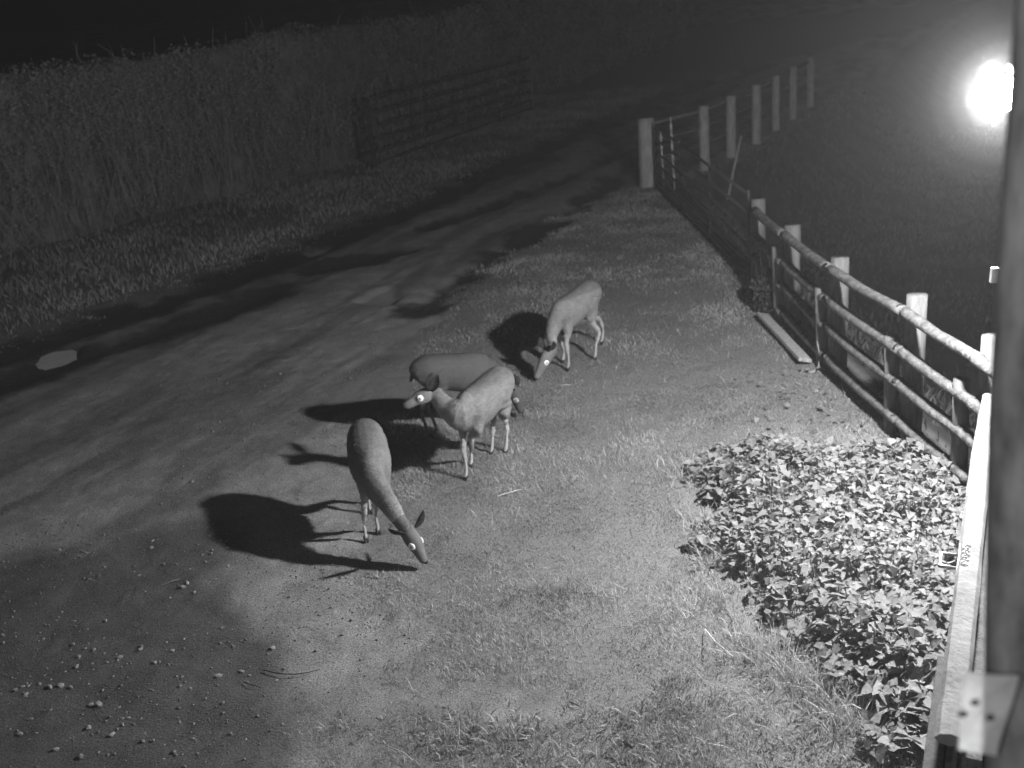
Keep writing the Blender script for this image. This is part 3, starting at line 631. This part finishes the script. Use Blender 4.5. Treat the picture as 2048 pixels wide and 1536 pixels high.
def deer(label, loc, heading, feet, neck, head, ear_dir, shoulder=(.25, .0, .60), hip=(-.27, 0, .62), scale=1, tail=True, earlen=.13, pale=1.0, face=.12, fat=.92, throat=0, dorsal=.22, coat='coat', eye='eye', earside=.5):
    """neck: list of (x,y,z,hw,hh) in body space; head: (poll, nose) in body space; feet: fl, fr, hl, hr"""
    root = empty('deer', (loc[0], loc[1], gz(*loc)), heading, label, 'deer', 'deer on the track and grass'); root.scale = (scale,)*3
    bm = bmesh.new(); sx, sy, sz = shoulder; hx_, hy_, hz_ = hip
    T = lambda t: (hx_*(1-t)+sx*t, hy_*(1-t)+sy*t, hz_*(1-t)+sz*t)
    tor = []
    for t, dz, hw, hh in ((-.38, -.04, .04, .06), (-.30, -.02, .105, .12), (-.12, 0, .140, .160), (.1, -.008, .150, .170), (.35, -.015, .155, .172), (.6, -.025, .155, .183), (.85, -.02, .138, .186), (1.05, -.015, .115, .165), (1.18, -.01, .085, .125), (1.28, .0, .045, .075)):
        x, y, z = T(t); tor.append((x, y, z+dz, hw*fat, hh*(.35+.65*fat)))
    chain(bm, tor)
    chain(bm, neck)
    pl_, ns = Vector(head[0]), Vector(head[1]); hd = (ns-pl_).normalized(); hl = (ns-pl_).length
    at = lambda t: pl_+hd*hl*t
    upv = hd.cross(Vector((0, 0, 1)).cross(hd)).normalized() if abs(hd.z) < .97 else Vector((0, 0, 1))
    hp = []
    for t, o_, hw, hh in ((-.12, -.01, .03, .035), (.0, .0, .046, .055), (.22, .004, .055, .063), (.45, .002, .053, .058), (.65, -.004, .041, .044), (.82, -.01, .035, .036), (.93, -.012, .031, .031), (1.0, -.012, .022, .022)):
        c = at(t)+upv*o_; hp.append((c.x, c.y, c.z, hw, hh))
    chain(bm, hp)
    for i, (fx, fy, fz) in enumerate(feet):
        sgn = 1 if i % 2 == 0 else -1
        if i < 2:
            lg = [(sx, sy+sgn*.06, sz-.0, .066, .10), (sx-.015+(fx-sx)*.1, sy+sgn*.068, sz-.16, .037, .052), (sx+(fx-sx)*.45, sy+sgn*.06+(fy-sy-sgn*.06)*.5, .33+fz*.5, .022, .027), (sx+.01+(fx-sx)*.62, sy+sgn*.06+(fy-sy-sgn*.06)*.6, .26+fz*.7, .021, .024), (fx-.012, fy, .13+fz, .0125, .014), (fx-.006, fy, .065+fz, .015, .017), (fx+.012, fy, .02+fz, .015, .018)]
        else:
            dx_ = fx-hx_
            lg = [(hx_, hy_+sgn*.06, hz_+.0, .078, .125), (hx_+.03, hy_+sgn*.078, hz_-.12, .056, .092), (hx_+.025+dx_*.2, hy_+sgn*.075, hz_-.21, .038, .056), (hx_-.02+dx_*.5, hy_*.4+fy*.6, .34+fz*.5, .023, .031), (hx_-.06+dx_*.75, fy, .265+fz*.6, .018, .026), (fx-.03, fy, .15+fz, .013, .016), (fx-.01, fy, .065+fz, .015, .018), (fx+.012, fy, .02+fz, .015, .018)]
        chain(bm, lg, n=10)
    if tail: 
        x, y, z = T(-.33); chain(bm, [(x+.02, y, z+.0, .028, .022), (x-.03, y, z-.03, .024, .018), (x-.045, y, z-.08, .012, .010)], n=8)
    me = bpy.data.meshes.new('deer_raw'); bmesh.ops.recalc_face_normals(bm, faces=bm.faces); bm.to_mesh(me); bm.free()
    tmp = bpy.data.objects.new('tmp', me); COL.objects.link(tmp)
    r = tmp.modifiers.new('r', 'REMESH'); r.mode = 'VOXEL'; r.voxel_size = .0075
    s_ = tmp.modifiers.new('s', 'SMOOTH'); s_.factor = .5; s_.iterations = 12
    dg = bpy.context.evaluated_depsgraph_get(); ev = tmp.evaluated_get(dg); me2 = bpy.data.meshes.new_from_object(ev); bpy.data.objects.remove(tmp)
    for p in me2.polygons: p.use_smooth = True
    n = len(me2.vertices); V = np.empty(n*3); me2.vertices.foreach_get('co', V); V = V.reshape(-1, 3)
    p_ = 1-smooth(.22, .54, V[:, 2])*.75; p_ = np.maximum(p_*.8, .9*(1-smooth(.0, .09, np.hypot(V[:, 0]-T(-.33)[0], V[:, 2]-.55))))
    hdist = np.linalg.norm(V-np.array(at(.4)), axis=1); p_ = np.where(hdist < .2, face, p_)
    p_ = np.maximum(p_, throat*smooth(sx+.05, sx+.16, V[:, 0])*(1-.5*smooth(.64, .76, V[:, 2])))
    p_ = p_ - dorsal*smooth(.68, .75, V[:, 2])*(V[:, 0] < .2)
    p_ = p_*pale*(.9+.2*fbm(V[:, 0]*9+V[:, 1]*5, V[:, 2]*9, 120))
    me2.materials.clear(); me2.name = 'deer_body'
    a_ = me2.attributes.new('pale', 'FLOAT', 'POINT'); a_.data.foreach_set('value', p_.astype(np.float32))
    link('body', me2, M[coat], root)
    NN = np.empty(n*3); me2.vertices.foreach_get('normal', NN); NN = NN.reshape(-1, 3)
    sel = RNG.integers(0, n, 15000); sel = sel[(V[sel, 2] > .16) & (hdist[sel] > .1)]; Q = V[sel]; q = NN[sel]; m3 = len(sel)
    bk = np.tile(np.array([-1., 0, -.35]), (m3, 1))+RNG.normal(0, .25, (m3, 3)); bk -= q*np.sum(bk*q, 1)[:, None]; bk /= np.linalg.norm(bk, axis=1)[:, None]+1e-6
    wv_ = np.cross(q, bk); ln = RNG.uniform(.012, .024, m3)[:, None]
    HV = np.stack([Q-wv_*.0022-q*.001, Q+wv_*.0022-q*.001, Q+bk*ln+q*ln*.33], 1)
    from_np('fur', HV.reshape(-1, 3), np.arange(m3*3).reshape(-1, 3), M[coat], root, {'pale': np.repeat(np.clip(p_[sel]*RNG.uniform(.7, 1.35, m3), 0, 1), 3)})['kind'] = 'stuff'
    side = Vector((0, 0, 1)).cross(hd); side = side.normalized() if side.length > .05 else Vector((0, 1, 0))
    for sgn in (1, -1):
        e = at(.45)+side*sgn*.048+upv*.014; out = (side*sgn+hd*.15+upv*.1).normalized(); rot = out.to_track_quat('Z', 'Y').to_matrix().to_4x4()
        mb = MB(); mb.ico(e, (.027, .027, .012), 3, rot); eo = mb.build('eye', M[eye], root, True)
        mb = MB(); mb.ico(e+out*.0075, (.012, .012, .006), 3, rot); mb.build('pupil', M['pupil'], eo, True)
        b0 = at(.08)+side*sgn*.04+upv*.035; dr = (Vector(ear_dir)+side*sgn*earside).normalized(); nrm = dr.cross(side*sgn).normalized()
        wv = nrm; nrm = wv.cross(dr).normalized(); bm = bmesh.new(); prof = [(0, .016), (.2, .032), (.45, .04), (.7, .033), (.9, .016), (1, .003)]; rows = []
        for t, wd in prof:
            c = b0+dr*earlen*t; rows.append([bm.verts.new(c-wv*wd+nrm*wd*.5), bm.verts.new(c-wv*wd*.5+nrm*wd*.1), bm.verts.new(c), bm.verts.new(c+wv*wd*.5+nrm*wd*.1), bm.verts.new(c+wv*wd+nrm*wd*.5)])
        for a, b in zip(rows, rows[1:]):
            for k in range(4): bm.faces.new((a[k], a[k+1], b[k+1], b[k]))
        bmesh.ops.solidify(bm, geom=bm.faces[:], thickness=.006)
        me = bpy.data.meshes.new('ear'); bm.to_mesh(me); bm.free()
        for p in me.polygons: p.use_smooth = True
        link('ear', me, M['ear'], root)
    mb = MB(); mb.ico(at(.985)-upv*.008, (.014, .02, .016), 2, None); mb.build('nose', M['nose'], root, True)
    for fx, fy, fz in feet:
        mb = MB()
        for q in (.009, -.009): mb.tube([(fx-.005, fy+q, .032+fz), (fx+.012, fy+q, .014+fz), (fx+.032, fy+q, -.004+fz)], [.010, .011, .006], 8)
        mb.build('hoof', M['hoof'], root, True)
    return root
def body_pt(loc, heading, wx, wy, z, dz=0):
    c, s_ = math.cos(heading), math.sin(heading); dx_, dy_ = wx-loc[0], wy-loc[1]; return Vector((dx_*c+dy_*s_, -dx_*s_+dy_*c, z))
def px_pt(loc, heading, px, py, z): return body_pt(loc, heading, *ground_pt(px, py, z), z)
def wfeet(loc, hd, l): return [tuple(body_pt(loc, hd, x, y, 0)) for x, y in l]

# deer standing, head up, looking left
loc = (-.25, 8.17); hd = math.atan2(-.42, -.30)
N = lambda p, a, b: (p.x, p.y, p.z, a, b)
pollz = px_pt(loc, hd, 868, 781, .74); nose = px_pt(loc, hd, 806, 806, .67)
deer('deer standing with its head raised looking left, in front of another deer', loc, hd,
     wfeet(loc, hd, [(-.39, 8.2), (-.43, 7.97), (-.10, 8.40), (-.22, 8.41)]),
     [(.14, 0, .60, .09, .15), (.29, 0, .58, .09, .14), N((Vector((.30, 0, .58))*.55+pollz*.45)+Vector((0, 0, -.04)), .07, .098), N((Vector((.30, 0, .58))*.25+pollz*.75)+Vector((0, 0, -.03)), .056, .075), N(pollz, .05, .06)],
     (pollz, nose), (-.55, .0, .7), (.21, 0, .58), (-.205, 0, .63), throat=.5, earlen=.15)
# nearest deer grazing towards the camera
loc = (-1.07, 7.24); hd = math.atan2(-1, .17)
poll = px_pt(loc, hd, 812, 1062, .27); nose = px_pt(loc, hd, 853, 1126, .06)
deer('nearest deer with its back to the track, neck stretched down to graze', loc, hd,
     wfeet(loc, hd, [(-1.07, 7.16), (-1.15, 7.06), (-1.02, 7.56), (-1.16, 7.50)]),
     [(.12, 0, .57, .10, .15), (.29, 0, .50, .082, .12), N(Vector((.30, 0, .50))*.5+poll*.5+Vector((.02, 0, .02)), .060, .076), N(Vector((.30, 0, .50))*.2+poll*.8, .043, .05), N(poll, .04, .048)],
     (poll, nose), (-.3, .0, .5), (.19, 0, .53), (-.22, 0, .60), 1.0, True, .16, .8, .1, .97, earside=.9)
# farthest deer grazing, rump to the right
loc = (.66, 10.42); hd = math.atan2(-.42, -.36)
poll = px_pt(loc, hd, 1103, 700, .28); nose = px_pt(loc, hd, 1070, 758, .05)
deer('farthest deer grazing head down toward the lower left, alone right of the group', loc, hd,
     wfeet(loc, hd, [(.57, 10.2), (.54, 10.44), (.86, 10.43), (.98, 10.9)]),
     [(.14, 0, .56, .07, .12), (.29, 0, .50, .07, .10), N(Vector((.29, 0, .50))*.5+poll*.5+Vector((.03, 0, .0)), .05, .062), N(Vector((.29, 0, .50))*.2+poll*.8, .042, .05), N(poll, .04, .048)],
     (poll, nose), (.1, .0, 1), (.20, 0, .56), (-.25, 0, .62), 1.0, True, .13, .95, .14, .84, .2, .8)
# deer half hidden behind, facing right
loc = (-.44, 8.94); hd = math.atan2(.22, 1)
poll = px_pt(loc, hd, 1022, 775, .30); nose = px_pt(loc, hd, 1046, 824, .07)
deer('deer mostly hidden behind the standing deer, grazing with its head to the right', loc, hd,
     wfeet(loc, hd, [(-.24, 9.1), (-.20, 8.96), (-.70, 8.98), (-.76, 8.86)]),
     [(.14, 0, .56, .07, .12), (.28, 0, .50, .068, .10), N(Vector((.28, 0, .50))*.5+poll*.5+Vector((.02, 0, .02)), .052, .062), N(Vector((.28, 0, .50))*.2+poll*.8, .042, .05), N(poll, .04, .048)],
     (poll, nose), (-.3, .0, .6), (.19, 0, .55), (-.24, 0, .60), 1.0, True, .12, .35, .1, .9, 0, .2, 'shadedcoat', 'stone')  # shaded coat copy; duller eye colour for weaker eyeshine

# ------------------------------------------------------------------ damp night air
mb = MB(); mb.box((8, 60, 2.0), (230, 240, 9.0))
hz = mb.build('haze', None); tag(hz, 'thin damp night air around the lamp', 'haze', kind='stuff')
hm = bpy.data.materials.new('haze'); hm.use_nodes = True; nn = hm.node_tree; nn.nodes.remove(nn.nodes['Principled BSDF'])
pv = nn.nodes.new('ShaderNodeVolumePrincipled'); pv.inputs['Color'].default_value = g3(.9); pv.inputs['Density'].default_value = .0020; pv.inputs['Anisotropy'].default_value = .3
nn.links.new(pv.outputs[0], nn.nodes['Material Output'].inputs['Volume']); hz.data.materials.append(hm)
